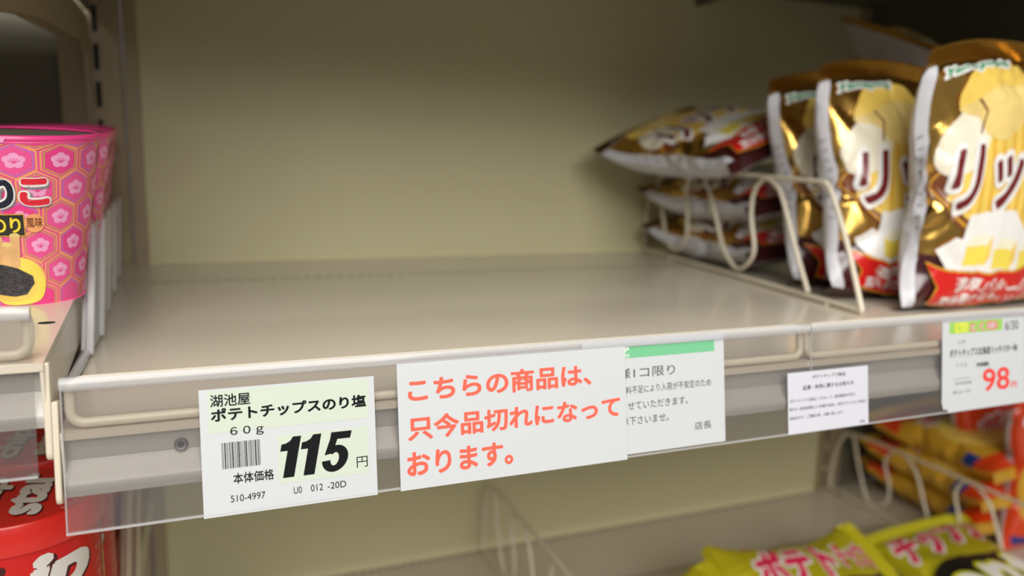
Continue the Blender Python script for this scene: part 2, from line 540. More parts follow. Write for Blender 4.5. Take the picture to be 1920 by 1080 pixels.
m.obj('bracket_arm', s_tr, smooth=False)

# upper left shelf with its bracket arm and rail
s_ul = empty('shelf', (-40, 100, 176), 'dark upper left shelf seen from below with its bracket arm', 'shelf')
m = MB(); m.box(-906, -40, 0, D - 9, 205, 208, DECK); m.box(-900, -44, 120, 160, 190, 205, DECK); m.box(-906, -40, -4, 0, 168, 208, LIP)
m.obj('deck', s_ul, smooth=False)
m = MB()
arm = [(-39.5, 2, 150), (-39.5, 158, 161), (-39.5, 255, 173), (-39.5, 450, 183), (-39.5, 468, 172), (-39.5, 472, 106), (-39.5, D - 9, 100), (-39.5, D - 9, 205), (-39.5, 2, 205)]
m.prism(arm, (-3, 0, 0), POST)
m.prism([(-39.5, 2, 150), (-39.5, 158, 161), (-39.5, 255, 173), (-39.5, 450, 183), (-39.5, 450, 180), (-39.5, 255, 170), (-39.5, 158, 158), (-39.5, 2, 147)], (-14, 0, 0), POST)
m.obj('bracket_arm', s_ul, smooth=False)

# ------------------------------------------------------------------ wire guards behind the rail
def guard(x0, x1, o, label, rr=2.1, tt=2.0, tl=18.6):
    m = MB(); rc = 5
    def arc(cx, ct, a0, a1): return [(cx + rc * math.cos(a0 + (a1 - a0) * k / 5), ct + rc * math.sin(a0 + (a1 - a0) * k / 5)) for k in range(6)]
    pts = arc(x1 - rc, tt + rc, -math.pi / 2, 0) + arc(x1 - rc, tl - rc, 0, math.pi / 2) + arc(x0 + rc, tl - rc, math.pi / 2, math.pi) + arc(x0 + rc, tt + rc, math.pi, 1.5 * math.pi)
    m.tube([TP(x, t, -4.2, o) for x, t in pts], rr, WIRE, 12, True)
    n = int((x1 - x0) / 140)
    for k in range(1, n):
        x = x0 + (x1 - x0) * k / n
        m.tube([TP(x, tt, -6.2, o), TP(x, tl + 3.5, -6.2, o)], 1.3, WIRE, 8)
    return tag(m.obj('wire_guard'), label, 'guard', 'wire guards along the shelf fronts')
guard(3.5, 365.5, (0, 0, 0), 'long cream wire guard behind the price card and red notice')
guard(370.5, 884, (0, 0, 0), 'cream wire guard on the right, in front of the standing gold bags')
guard(-900, -9.5, LO, 'cream wire guard in front of the pink cups')

# ------------------------------------------------------------------ wire fences
FENCE_A = [(382, 88), (366, 62), (345, 25), (316, 12), (290, 28), (292, 60), (296, 82), (285, 97), (268, 99), (248, 88), (224, 55), (203, 25), (174, 10), (149, 28), (158, 62), (156, 84), (140, 97), (122, 92), (110, 80), (86, 40), (66, 6)]
FENCE_B = [(8, 92), (24, 92), (36, 60), (55, 17), (72, 9), (90, 24), (90, 48), (80, 74), (88, 92), (105, 97), (128, 80), (146, 40), (160, 17), (176, 9), (192, 24), (192, 48), (184, 74), (190, 92), (206, 97), (228, 80), (246, 40), (260, 17), (276, 9), (292, 24), (292, 48), (284, 74), (290, 92), (306, 97), (328, 80), (346, 40), (358, 10)]
def fence(P0, ang, deck, label, kind, length=420, hgt=98):
    """P0: ground point of the end s = 0, ang: plan angle of the run"""
    dx, dy = math.cos(ang), math.sin(ang)
    def G(s, h, off=0):
        if kind == 'A': s = s - 32 * (s / 420) ** 3
        return (P0[0] + dx * s - dy * off, P0[1] + dy * s + dx * off, deck + h)
    r = empty('wire_fence', G(0, 0), label, 'divider', 'white wire fences between the rows')
    m = MB(); R = 2.1
    if kind == 'A':
        loop = [(1, 3), (24, 50), (46, 86), (54, 94), (66, 97), (150, 99), (275, 102), (345, 101), (385, 86), (408, 66), (420, 42), (420, 3)]
    else:
        loop = [(-6, 3), (-8, 15), (-6, 40), (-2, 66), (8, 86), (22, 95), (60, 98), (200, 98), (330, 98), (362, 92), (376, 70), (380, 3)]
    up = smooth_path([G(s, h) for s, h in loop], 6)
    m.tube(up + [G(loop[0][0], 3)], R, WIRE, 10, False)
    m.obj('frame', r)
    m = MB()
    wv = FENCE_A if kind == 'A' else FENCE_B
    m.tube(smooth_path([G(s, h, .0 if k in (0, len(wv) - 1) else 1.2) for k, (s, h) in enumerate(wv)], 6), R * .95, WIRE, 10)
    m.obj('wave_wire', r)
    for s in (40, 330):
        m = MB(); m.tube([G(s, 3), G(s, .0)], 2.4, WIRE, 8)
        m.obj('peg', r)
    return r
fence((508, 93), math.atan2(380, 45), DZ, 'cream wire fence beside the gold bags on the empty shelf', 'A')
fence((892, 469), math.atan2(-369, 8), LZ, 'cream wire fence at the lower right in front of the orange bags', 'B')
fence((347, 466), math.atan2(-369, 0), LZ, 'blurred cream wire fence standing alone on the lower shelf', 'B')

# ------------------------------------------------------------------ clear dividers
def divider(base, label, zb, zt, stations, slant=46, wd=40, m_panel=None, m_edge=None, front=60):
    """a run of leaning upright panels with thick front edges on a toe rail"""
    m_panel = m_panel or ACRYL; m_edge = m_edge or ACEDGE
    r = empty('shelf_divider', base, label, 'divider', None)
    m = MB()
    x, y = stations[0]
    pts = [(x + 1, y - front)] + list(stations)
    m.tube([(px, py, zb + 2.6) for px, py in pts], 2.4, m_edge, 8)
    m.obj('base_rail', r)
    for x, y in stations:
        m = MB()
        sec = [(x, y, zb + 3), (x, y + wd, zb + 3), (x - 1, y + wd + slant, zt), (x - 1, y + slant, zt)]
        m.prism(sec, (1.2, 0, 0), m_panel)
        m.tube([(x + 1.8, y - 2, zb + 2), (x + 1.8, y + slant * .45, zb + 3 + (zt - zb - 3) * .55), (x + .8, y + slant - 2, zt)], 2.0, m_edge, 8)
        m.tube([(x - 1.6, y + 3, zb + 3), (x - 1.6, y + slant * .45 + 4, zb + 3 + (zt - zb - 3) * .55), (x - 2.2, y + slant + 3, zt)], 1.4, m_edge, 8)
        m.obj('panel', r)
    m = MB()
    m.tube([(px, py + slant, zt) for px, py in stations], 1.6, m_edge, 8)
    m.obj('top_rail', r)
    return r
divider((-10, 124, DZ), 'clear plastic divider of upright panels beside the pink cups', DZ, 44, [(-6.5, 118), (-6.5, 162), (-12, 240), (-16, 316), (-20, 390)])
divider((-10, 200, -231), 'tan divider beside the red cans, below the left end of the price rail', -231, -152, [(-6, 176), (-5, 240)], slant=70, m_panel=WIRE, m_edge=WIRE)

# ------------------------------------------------------------------ price cards and notices
def sheet(name, label, cat, x0, t0, x1, t1, off, paper, items, corners=None, group=None, thick=.25, curl=0):
    m = MB()
    c = corners or [(x0, t0), (x1, t0), (x1, t1), (x0, t1)]
    m.prism([TP(x, t, off) for x, t in c], tuple(np.array(TP(0, 0, thick)) - np.array(TP(0, 0, 0))), paper)
    for k, (shape, ink, lay) in enumerate(items):
        V, F = shape
        m.add([TP(p[0], p[1], off + thick + .05 * lay + (p[2] if len(p) > 2 else 0)) for p in V], F, ink)
    o = m.obj(name, smooth=False, origin=TP((x0 + x1) / 2, t1, off))
    return tag(o, label, cat, group)

def bars(x0, t0, x1, t1):
    rnd = random.Random(4); out = []; x = x0
    V = []; F = []
    widths = [.35, .35, .9, .35, .35, .6, .35, .9, .35, .35, .6, .9, .35, .35, .35, .6, .9, .35, .35, .6, .35, .35, .9, .35, .6, .35]
    gaps = [.55, .8, .7, .5, .9, .6, .5, .7, .55, .8, .5, .6]
    k = 0; i = 0
    tot = sum(widths) + sum(gaps[j % 12] for j in range(len(widths) - 1)); s = (x1 - x0) / tot
    for j, wd in enumerate(widths):
        b0 = len(V); V += [(x, t0), (x + wd * s, t0), (x + wd * s, t1), (x, t1)]; F.append((b0, b0 + 1, b0 + 2, b0 + 3))
        x += (wd + gaps[j % 12]) * s
    return V, F

def big_price(x0, t0, x1, t1):
    """heavy slanted 115"""
    V = []; F = []
    H = t1 - t0; w = x1 - x0
    def put(poly, ox):
        b0 = len(V)
        for x, y in poly:      # y up 0..1, x in units of H
            V.append((ox + x * H + .20 * y * H, t1 - y * H, len(F) * .0009))
        return b0
    one = [(.14, 0), (.40, 0), (.40, 1), (.21, 1), (.16, .90), (.07, .845), (-.03, .83), (-.03, .66), (.14, .66)]
    a0 = x0
    for ox in (a0 + .02 * H, a0 + .50 * H):
        n0 = put(one, ox); F.append(tuple(range(n0, n0 + len(one))))
    # 5: outline as a strip
    ox = a0 + 1.02 * H
    outer = [(.62, 1), (.13, 1), (.05, .42)]
    n0 = put([(.12, 1), (.62, 1), (.61, .82), (.30, .82), (.12, .82)], ox); F.append((n0, n0 + 1, n0 + 2, n0 + 3, n0 + 4))
    n0 = put([(.12, .84), (.30, .84), (.265, .60), (.24, .47), (.05, .44)], ox); F.append((n0, n0 + 1, n0 + 2, n0 + 3, n0 + 4))
    A = []
    for k in range(25):
        an = math.radians(138 - k * (138 + 172) / 24)
        A.append((an,))
    P = []
    cx, cy = .325, .335
    for (an,) in A:
        P.append((cx + .315 * math.cos(an), cy + .335 * math.sin(an)))
    Q = []
    for (an,) in A:
        Q.append((cx - .01 + .10 * math.cos(an), cy - .01 + .165 * math.sin(an)))
    n0 = put(P, ox); n1 = put(Q, ox)
    for k in range(24): F.append((n0 + k, n0 + k + 1, n1 + k + 1, n1 + k))
    # fit to the box
    xs = [p[0] for p in V]; lo, hi = min(xs), max(xs)
    V = [(x0 + (p[0] - lo) * (x1 - x0) / (hi - lo), p[1], p[2]) for p in V]
    return V, F

def skew(sh, k, xref):
    return [(p[0], p[1] + (p[0] - xref) * k) + tuple(p[2:]) for p in sh[0]], sh[1]

card = [
    (rect2(53.3, 9.8, 119, 27.2), PALEG, 1), (rect2(80.1, 30.8, 118.4, 51.6), PALEG, 1),
    (text_box('湖池屋', 54.3, 11.2, 69.9, 16.4, .019), BLACK, 2),
    (skew(text_box('ポテトチップスのり塩', 54.4, 17.0, 118.1, 22.6, .036), -.008, 54), BLACK, 2),
    (text_box('６０ｇ', 61.6, 25.3, 74.8, 29.6, .014), BLACK, 2),
    (bars(58.0, 31.5, 73.0, 42.4), BLACK, 2),
    (text_box('本体価格', 62.0, 44.6, 78.2, 49.2, .016), BLACK, 2),
    (text_box('510-4997', 60.7, 53.8, 74.4, 56.7, 0), BLACK, 2),
    (text_box('U0', 86.0, 53.7, 89.3, 56.6, 0), BLACK, 2), (text_box('012', 93.1, 53.7, 98.2, 56.6, 0), BLACK, 2), (text_box('-20D', 100.2, 53.7, 108.2, 56.6, 0), BLACK, 2),
    (big_price(81.1, 31.9, 111.4, 49.2), BLACK, 3),
    (text_box('円', 113.1, 44.0, 117.9, 48.8, .0), BLACK, 2),
]
sheet('price_card', 'white price card reading 115 yen with barcode and pale green fields', 'price card', 50.1, 8.9, 121.9, 62.0, .9, PAPER, card, group='cards in the price rail')

notice = [
    (text_box('こちらの商品は、', 136.9, 11.2, 229.5, 22.2, .032), RED, 2),
    (text_box('只今品切れになって', 136.3, 28.6, 245.3, 39.6, .032), RED, 2),
    (text_box('おります。', 135.4, 44.8, 186.8, 56.0, .032), RED, 2),
]
sheet('sold_out_notice', 'white notice with large coral red sold-out lettering', 'notice', 132.2, 3.9, 248.8, 61.8, 1.5, PAPER, notice, group='cards in the price rail')
limit = [
    (rect2(246.8, 4.6, 303.4, 10.6), GREENB, 1),
    (text_box('P', 248.6, 4.9, 251.6, 7.8, .03), B_WHITE, 2), (text_box('計', 248.6, 8.2, 252.0, 10.4, .01), B_WHITE, 2),
    (text_box('様1コ限り', 244.6, 15.6, 278.6, 21.0, 0), DGREY, 2),
    (text_box('原料不足により入荷が不安定のため', 245.8, 24.9, 300.8, 28.9, 0), DGREY, 2),
    (text_box('させていただきます。', 246.4, 33.0, 286.1, 37.0, 0), DGREY, 2),
    (text_box('承下さいませ。', 246.4, 40.6, 274.2, 44.8, 0), DGREY, 2),
    (text_box('店長', 290.1, 47.3, 300.6, 51.4, 0), DGREY, 2),
]
sheet('limit_notice', 'white notice with a green band and small black lines, half under the red one', 'notice', 225, 1.0, 309.5, 59.6, .7, PAPER, limit, group='cards in the price rail')
info = [
    (text_box('ポテトチップス製品', 369.2, 28.9, 393.5, 31.0, .01), DGREY, 2),
    (text_box('品薄・休売に関するお知らせ', 362.3, 34.3, 399.7, 36.9, .012), DGREY, 2),
    (text_box('ポテトチップス製品につきまして、馬鈴薯原料不足に', 352.9, 41.5, 401.0, 43.4, 0), DGREY, 2),
    (text_box('関する一部供給制限により影響が出始め、休売させていただく商品が', 352.9, 46.1, 408.8, 48.0, 0), DGREY, 2),
    (text_box('出始めます。ご理解の程、お願い致します。', 352.6, 51.0, 391.6, 52.9, 0), DGREY, 2),
    (text_box('店長', 403.8, 58.0, 407.8, 59.8, 0), DGREY, 2),
]
sheet('information_notice', 'small plain white notice of fine print, right of the green band notice', 'notice', 351.8, 26.6, 410.6, 61.0, .9, PAPER2, info, group='cards in the price rail')
sale = [
    (rect2(477.3, 5.5, 524.1, 12.6), LIME, 1), (rect2(482.2, 6.2, 493.5, 12.0), YEL, 2),
    (text_box('毎日', 483.0, 6.8, 492.7, 11.4, .01), LIME, 3),
    (text_box('とく得!', 494.6, 6.3, 520.0, 12.3, .075), REDP, 2), (text_box('とく得!', 495.2, 6.9, 519.4, 11.8, .018), PAPER, 3),
    (text_box('6/30', 526.6, 7.2, 538.8, 13.0, 0), DGREY, 2),
    (text_box('山芳', 484.8, 16.9, 490.8, 19.2, 0), GREY, 2),
    (text_box('ポテトチップス北海道リッチバター味', 477.1, 22.2, 537.8, 27.2, .016), BLACK, 2),
    (text_box('５５ｇ', 482.7, 31.0, 491.9, 33.8, 0), GREY, 2),
    (text_box('本体価格', 500.3, 31.7, 511.6, 34.7, .02), BLACK, 2),
    (text_box('98', 506.0, 36.4, 530.4, 50.8, .018), REDP, 2),
    (text_box('円', 531.7, 46.6, 537.0, 50.6, .02), REDP, 2),
    (text_box('4901234', 480.7, 40.0, 494.9, 41.6, 0), GREY, 2) if False else (rect2(480.7, 40.6, 494.9, 40.9), GREY, 2),
    (text_box('本体価格', 481.1, 42.6, 496.2, 44.6, 0), GREY, 2),
    (text_box('税込 円', 479.3, 48.0, 494.4, 50.0, 0), GREY, 2),
]
sheet('sale_price_card', 'white price card reading 98 in red under a lime band, at the right end', 'price card', 471.4, 3.6, 545.2, 60.4, .9, PAPER, sale,
      corners=[(471.4, 3.4), (545.2, 3.6), (545.2, 60.6), (475.2, 61.2), (475.0, 59.0), (471.4, 58.8), (470.2, 55.0)], group='cards in the price rail')
# ------------------------------------------------------------------ snack pouches
KS = 3
def sim_pouch(Wd, Hd, seal, press, seed, frames=42, nu=42, nv=52, bend=.5):
    """inflate a flat sealed pouch with the cloth solver; returns the sheet grids in mm"""
    rnd = random.Random(seed); S = .01
    V = []; front = {}; back = {}
    for j in range(nv + 1):
        z = seal * j / KS if j <= KS else Hd - seal * (nv - j) / KS if j >= nv - KS else seal + (Hd - 2 * seal) * (j - KS) / (nv - 2 * KS)
        for i in range(nu + 1):
            x = Wd * (i / nu - .5)
            inner = KS < j < nv - KS and 0 < i < nu
            e = .4 if inner else 0
            front[i, j] = len(V); V.append((x * S, (-e + rnd.uniform(-.25, .25) * (1 if inner else .6)) * S, z * S))
            if inner:
                back[i, j] = len(V); V.append((x * S, (e + rnd.uniform(-.25, .25)) * S, z * S))
            else: back[i, j] = front[i, j]
    F = []
    for j in range(nv):
        for i in range(nu):
            F.append((front[i, j], front[i + 1, j], front[i + 1, j + 1], front[i, j + 1]))
            if KS <= j < nv - KS:
                F.append((back[i, j], back[i, j + 1], back[i + 1, j + 1], back[i + 1, j]))
    me = bpy.data.meshes.new('film'); me.from_pydata(V, [], F)
    o = bpy.data.objects.new('film', me); COL.objects.link(o)
    m = o.modifiers.new('cloth', 'CLOTH'); s = m.settings
    s.quality = 6; s.mass = .2; s.air_damping = 4
    s.tension_stiffness = s.compression_stiffness = 60; s.shear_stiffness = 30; s.bending_stiffness = bend
    s.tension_damping = s.compression_damping = s.shear_damping = 10; s.bending_damping = .5
    s.use_pressure = True; s.uniform_pressure_force = press
    s.effector_weights.gravity = 0
    m.collision_settings.use_collision = False
    m.point_cache.frame_start = 1; m.point_cache.frame_end = frames + 1
    for f in range(1, frames + 1): SC.frame_set(f)
    ev = o.evaluated_get(bpy.context.evaluated_depsgraph_get()); em = ev.to_mesh()
    co = np.array([tuple(v.co) for v in em.vertices]) / S
    ev.to_mesh_clear()
    bpy.data.objects.remove(o); bpy.data.meshes.remove(me); SC.frame_set(1)
    FR = np.array([[co[front[i, j]] for j in range(nv + 1)] for i in range(nu + 1)])
    BK = np.array([[co[back[i, j]] for j in range(nv + 1)] for i in range(nu + 1)])
    return dict(W=Wd, H=Hd, seal=seal, nu=nu, nv=nv, F=FR, B=BK)

def shape_pouch(s, height, arch, ys, creases=(), arch_b=0, fwd_top=12, fwd_bot=8):
    """straighten the seals to the wanted height and arch, set the fill, press in a few folds"""
    nu, nv = s['nu'], s['nv']
    out = dict(s)
    ref = s['F']; sl = s['seal']; a0, a1 = KS, nv - KS
    for key in ('F', 'B'):
        G = s[key].copy()
        for i in range(nu + 1):
            u = abs(2 * i / nu - 1)
            zb, zt, yb, yt = ref[i, a0, 2], ref[i, a1, 2], ref[i, a0, 1], ref[i, a1, 1]
            z0 = .3 * sl + arch_b * u ** 2.4; z1 = height - sl - arch * u ** 2.4
            for j in range(a0, a1 + 1):
                t = (G[i, j, 2] - zb) / (zt - zb)
                t = .45 * t + .55 * (j - a0) / (a1 - a0)
                G[i, j, 2] = z0 + t * (z1 - z0)
                G[i, j, 1] = (G[i, j, 1] - (yb + (yt - yb) * t)) * ys - fwd_top * max(0, (t - .72) / .28) ** 2 - fwd_bot * max(0, (.2 - t) / .2) ** 2
            for k in range(1, KS + 1):
                G[i, a1 + k] = G[i, a1] + np.array((0, -.30 * sl * k / KS, sl * k / KS))
                G[i, a0 - k] = G[i, a0] + np.array((0, .9 * sl * k / KS, -.28 * sl * k / KS))
        for (x0, z0, x1, z1, wd, dp) in creases:
            p0 = np.array([x0, z0]); dv = np.array([x1 - x0, z1 - z0]); L2 = dv @ dv
            q = np.stack([G[:, :, 0], G[:, :, 2]], -1) - p0
            tt = np.clip((q @ dv) / L2, 0, 1)
            dist = np.linalg.norm(q - tt[..., None] * dv, axis=-1)
            k = dp * np.maximum(0, 1 - dist / wd) * np.sin(np.pi * np.clip(tt, .04, .96))
            G[:, :, 1] += k if key == 'F' else -k
        out[key] = G
    return out

def vindex(s, z):
    Hd, seal, nv = s['H'], s['seal'], s['nv']
    if z <= seal: return KS * z / seal
    if z >= Hd - seal: return nv - KS * (Hd - z) / seal
    return KS + (z - seal) / (Hd - 2 * seal) * (nv - 2 * KS)

def surf(s, x, z, off):
    """point on the front film for the flat print position (x, z)"""
    nu, nv, G = s['nu'], s['nv'], s['F']
    fi = min(max((x / s['W'] + .5) * nu, 0), nu - 1e-6); fj = min(max(vindex(s, z), 0), nv - 1e-6)
    i, j = int(fi), int(fj); a, c = fi - i, fj - j
    P = (G[i, j] * (1 - a) + G[i + 1, j] * a) * (1 - c) + (G[i, j + 1] * (1 - a) + G[i + 1, j + 1] * a) * c
    du = G[i + 1, j] - G[i, j] + G[i + 1, j + 1] - G[i, j + 1]; dv = G[i, j + 1] - G[i, j] + G[i + 1, j + 1] - G[i + 1, j]
    n = np.cross(du, dv); n /= (np.linalg.norm(n) + 1e-9)
    return P + n * off

def grid_seal(s, rows, mats, teeth_at, flip):
    """finely crimped seal strip over the given rows"""
    G = s['F']; nu = s['nu']; n = 168; k = 12
    V = []; F = []
    j0, j1 = rows
    for r in range(k + 1):
        fj = j0 + (j1 - j0) * r / k; j = min(int(fj), s['nv'] - 1); c = fj - j
        for q in range(n + 1):
            fi = min(q / n * nu, nu - 1e-6); i = int(fi); a = fi - i
            P = (G[i, j] * (1 - a) + G[i + 1, j] * a) * (1 - c) + (G[i, j + 1] * (1 - a) + G[i + 1, j + 1] * a) * c
            y = .45 * (1 if r % 2 else -1) if 0 < r < k else 0
            z = 0
            if (flip and r == k) or (not flip and r == 0): z = (.9 if flip else -.9) * (1 if (q // 2) % 2 else -1) * .8
            V.append((P[0], P[1] + y, P[2] + z))
    for r in range(k):
        for q in range(n):
            b = r * (n + 1) + q
            F.append((b, b + 1, b + n + 2, b + n + 1))
    m = MB(); m.add(V, F, mats)
    return m

def pouch_meshes(name, s, body_mat, prints, seal_mat, back_mat=None, flank=0, bands=()):
    """meshes (pouch, top seal, bottom seal) in local mm: x across, -y front, z up"""
    nu, nv = s['nu'], s['nv']; m = MB()
    idx = {}; V = []
    def vid(key, i, j):
        if key == 'B' and (i in (0, nu) or j <= KS or j >= nv - KS): key = 'F'
        if (key, i, j) not in idx:
            idx[key, i, j] = len(V); V.append(tuple(s[key][i, j]))
        return idx[key, i, j]
    faces = {}
    for j in range(KS, nv - KS):
        zc = (s['seal'] + (s['H'] - 2 * s['seal']) * (j + .5 - KS) / (nv - 2 * KS))
        for i in range(nu):
            xc = s['W'] * ((i + .5) / nu - .5)
            mm = body_mat
            for z0, z1, bm_ in bands:
                if z0 <= zc < z1: mm = bm_
            if flank and abs(xc) > flank: mm = back_mat
            faces.setdefault(mm, []).append((vid('F', i, j), vid('F', i + 1, j), vid('F', i + 1, j + 1), vid('F', i, j + 1)))
            faces.setdefault(back_mat or body_mat, []).append((vid('B', i, j), vid('B', i, j + 1), vid('B', i + 1, j + 1), vid('B', i + 1, j)))
    m.v = V
    for mm, fl in faces.items():
        k = m.mi(mm); m.f += fl; m.m += [k] * len(fl)
    for shape, ink, lay in prints:
        v2, f2 = refine(shape[0], shape[1], 3.2)
        m.add([surf(s, x, z, .30 + .16 * lay + e) for x, z, e in v2], f2, ink)
    a = m.obj(name, local=True)
    t = grid_seal(s, (nv - KS, nv), seal_mat, 0, True).obj('top_seal', local=True)
    c = grid_seal(s, (0, KS), bands[0][2] if bands else seal_mat, 0, False).obj('bottom_seal', local=True)
    out = (a.data, t.data, c.data)
    for o in (a, t, c): bpy.data.objects.remove(o)
    return out

def put_pouch(meshes, name, base, right, up, label, cat, group, mirror=False):
    """base: mm position of the bottom centre; right/up: directions of the pouch's width and height"""
    U = Vector(up).normalized(); R = Vector(right); R = (R - U * R.dot(U)).normalized(); Y = U.cross(R)
    root = bpy.data.objects.new(name, meshes[0]); COL.objects.link(root)
    mw = Matrix((R, Y, U)).transposed().to_4x4(); mw.translation = W(base)
    root.matrix_world = mw
    for nm, me in (('top_seal', meshes[1]), ('bottom_seal', meshes[2])):
        q = bpy.data.objects.new(nm, me); COL.objects.link(q); q.parent = root
        tag(q, 'crimped shiny ' + ('top' if nm[0] == 't' else 'bottom') + ' seal')
    return tag(root, label, cat, group)

# --- print of the gold bags (flat film, mm from the bottom centre)
def wobble(pts, k=5): return smooth2(pts, k)
def gold_print():
    P = []
    dia = [(0, 172), (80, 108), (0, 44), (-80, 108)]
    P.append((poly2(dia), B_BROWN, 0))
    P.append((poly2([(0, 168.5), (76, 108), (0, 47.5), (-76, 108)]), B_GOLDP, 1))
    P.append((poly2([(0, 166), (73, 108), (0, 50), (-73, 108)]), B_BROWN, 2))
    chip = [(0, 162), (68, 108), (0, 54), (-56, 98), (-40, 128), (-18, 146)]
    P.append((poly2(chip), B_CHIP, 3))
    for k in range(-5, 8):
        x = k * 9.5
        z1 = 160 - abs(x) * .80; z0 = 56 + abs(x) * .80
        if z1 - z0 > 8: P.append((stroke2([(x, z0 + 2), (x + 2, (z0 + z1) / 2), (x, z1 - 2)], 3), B_STRIPE, 4))
    P.append((wobble([(-70, 132), (-62, 146), (-46, 156), (-32, 154), (-22, 142), (-24, 128), (-38, 116), (-54, 114), (-66, 120)]), B_PALE, 5))
    P.append((wobble([(-52, 158), (-36, 178), (-10, 186), (14, 184), (22, 164), (12, 146), (-8, 132), (-24, 136), (-34, 150)]), B_CREAM, 6))
    P.append((wobble([(-52, 160), (-44, 184), (-20, 190), (12, 188), (18, 172), (-8, 170), (-30, 164)]), B_CHIP, 7))
    P.append((stroke2([(-30, 138), (-28, 152), (-36, 162)], 1.6), B_BROWN, 7))
    # lettering with a fat white outline
    V, F = text_box('リッチ', -58, 136, 58, 84, .10, .16); P.append(((V, F), B_WHITE, 8))
    V, F = text_box('リッチ', -53.5, 131.5, 53.5, 88.5, .030, .16); P.append(((V, F), B_MAR, 9))
    V, F = text_box('バター', 30, 86, 72, 66, .10, .10); P.append(((V, F), B_WHITE, 8))
    V, F = text_box('バター', 32, 84, 70, 68, .03, .10); P.append(((V, F), B_MAR, 9))
    n_low = len(P)
    # butter on paper
    P.append((poly2([(-62, 52), (-46, 62), (-40, 60), (-36, 76), (10, 78), (30, 62), (56, 58), (58, 40), (20, 34), (-48, 36)]), B_WHITE, 10))
    for (x, z) in ((-36, 42), (-8, 40), (22, 40)):
        P.append((poly2([(x, z), (x + 20, z), (x + 20, z + 13), (x, z + 13)]), B_BUT, 11))
        P.append((poly2([(x, z + 13), (x + 20, z + 13), (x + 25, z + 20), (x + 5, z + 20)]), B_BUT2, 11))
        P.append((poly2([(x + 20, z), (x + 25, z + 7), (x + 25, z + 20), (x + 20, z + 13)]), B_CHIP, 11))
    # ribbon
    def rib(a, b, m, lay): P.append((poly2([(-68 - a, 41 + b), (-40, 37 + b), (-8, 36 + b), (28, 40 + b), (66 + a, 45 + b), (60 + a, 28), (66 + a, 13 - b), (24, 8 - b), (-10, 4 - b), (-40, 5 - b), (-66 - a, 11 - b), (-58 - a, 26)]), m, lay))
    rib(1.2, 1.6, B_GOLDP, 12); rib(0, 0, B_RED, 13)
    V, F = text_box('濃厚バターの', -42, 33.5, 40, 22.5, .014, .14); P.append(((V, F), B_WHITE, 14))
    V, F = text_box('風味豊かなおいしさ', -57, 20.5, 46, 9.5, .014, .14); P.append(((V, F), B_WHITE, 14))
    P[n_low:] = [(([(q[0], q[1] + 10) + tuple(q[2:]) for q in sh[0]], sh[1]), ink, lay) for sh, ink, lay in P[n_low:]]
    # maker's mark
    V, F = text_box('Yamayoshi', -72, 194, 0, 181, .13, .25); P.append(((V, F), B_WHITE, 8))
    V, F = text_box('Yamayoshi', -69.5, 192, -2.5, 183, .045, .25); P.append(((V, F), B_GREEN, 9))
    # ingredient panel on the white flank
    for k in range(9): P.append((rect2(-87, 150 - 9 * k, -81, 148.6 - 9 * k), GREY, 0))
    return P

s_a = sim_pouch(178, 214, 13, 2.0, 0)
s_b = sim_pouch(178, 214, 13, 5.0, 3)
s_c = sim_pouch(170, 205, 13, 3.5, 8)
cre_a = [(-60, 178, -20, 120, 9, 3.0), (-70, 120, -40, 60, 8, 4.0), (-75, 60, -35, 100, 7, -3), (40, 190, 60, 120, 9, 3), (-30, 20, -60, 60, 8, 3)]
cre_b = [(-70, 170, -30, 130, 9, 4), (-62, 110, -30, 60, 8, 5), (-20, 60, -70, 30, 8, 4), (-72, 80, -50, 130, 7, -4), (30, 180, 10, 120, 9, 4)]
g_front = pouch_meshes('gold_snack_bag', shape_pouch(s_a, 206, 13, .66, cre_a), GOLD, gold_print(), GOLDD, SILV, 78, [(0, 60, MAROON)])
g_crush = pouch_meshes('gold_snack_bag', shape_pouch(s_b, 200, 12, .58, cre_b, 6), GOLD, gold_print(), GOLDD, SILV, 76, [(0, 60, MAROON)])
GG = 'gold snack bags'
put_pouch(g_front, 'snack_bag', (628, 100, DZ), (1, .0, 0), (0, .05, 1), 'front gold potato snack bag, largest, at the right edge with red ribbon', 'snack bag', GG)
put_pouch(g_crush, 'snack_bag', (594, 146, DZ), (1, .0, 0), (.03, .22, 1), 'second standing gold snack bag, just behind the largest one', 'snack bag', GG)
put_pouch(g_crush, 'snack_bag', (610, 205, DZ), (1, -.02, 0), (-.02, .27, 1), 'third standing gold snack bag, crumpled, against the lying stack', 'snack bag', GG)
# the lying ones: heads away, face up
put_pouch(g_crush, 'snack_bag', (616, 268, DZ + 27), (1, -.1, .16), (-.02, 1, .03), 'lowest gold snack bag of the lying stack, behind the wire fence', 'snack bag', GG)
put_pouch(g_crush, 'snack_bag', (610, 268, DZ + 75), (1, -.1, .2), (-.04, 1, .02), 'middle gold snack bag of the lying stack', 'snack bag', GG)
put_pouch(g_front, 'snack_bag', (572, 262, DZ + 130), (1, .2, .38), (-.22, 1, .02), 'top gold snack bag of the lying stack, its corner hanging over the fence', 'snack bag', GG)
put_pouch(g_front, 'snack_bag', (876, 280, 150), (.12, 1, .36), (-.93, 0, .30), 'gold snack bag tilted on top at the back, partly hidden by the standing bags', 'snack bag', GG)

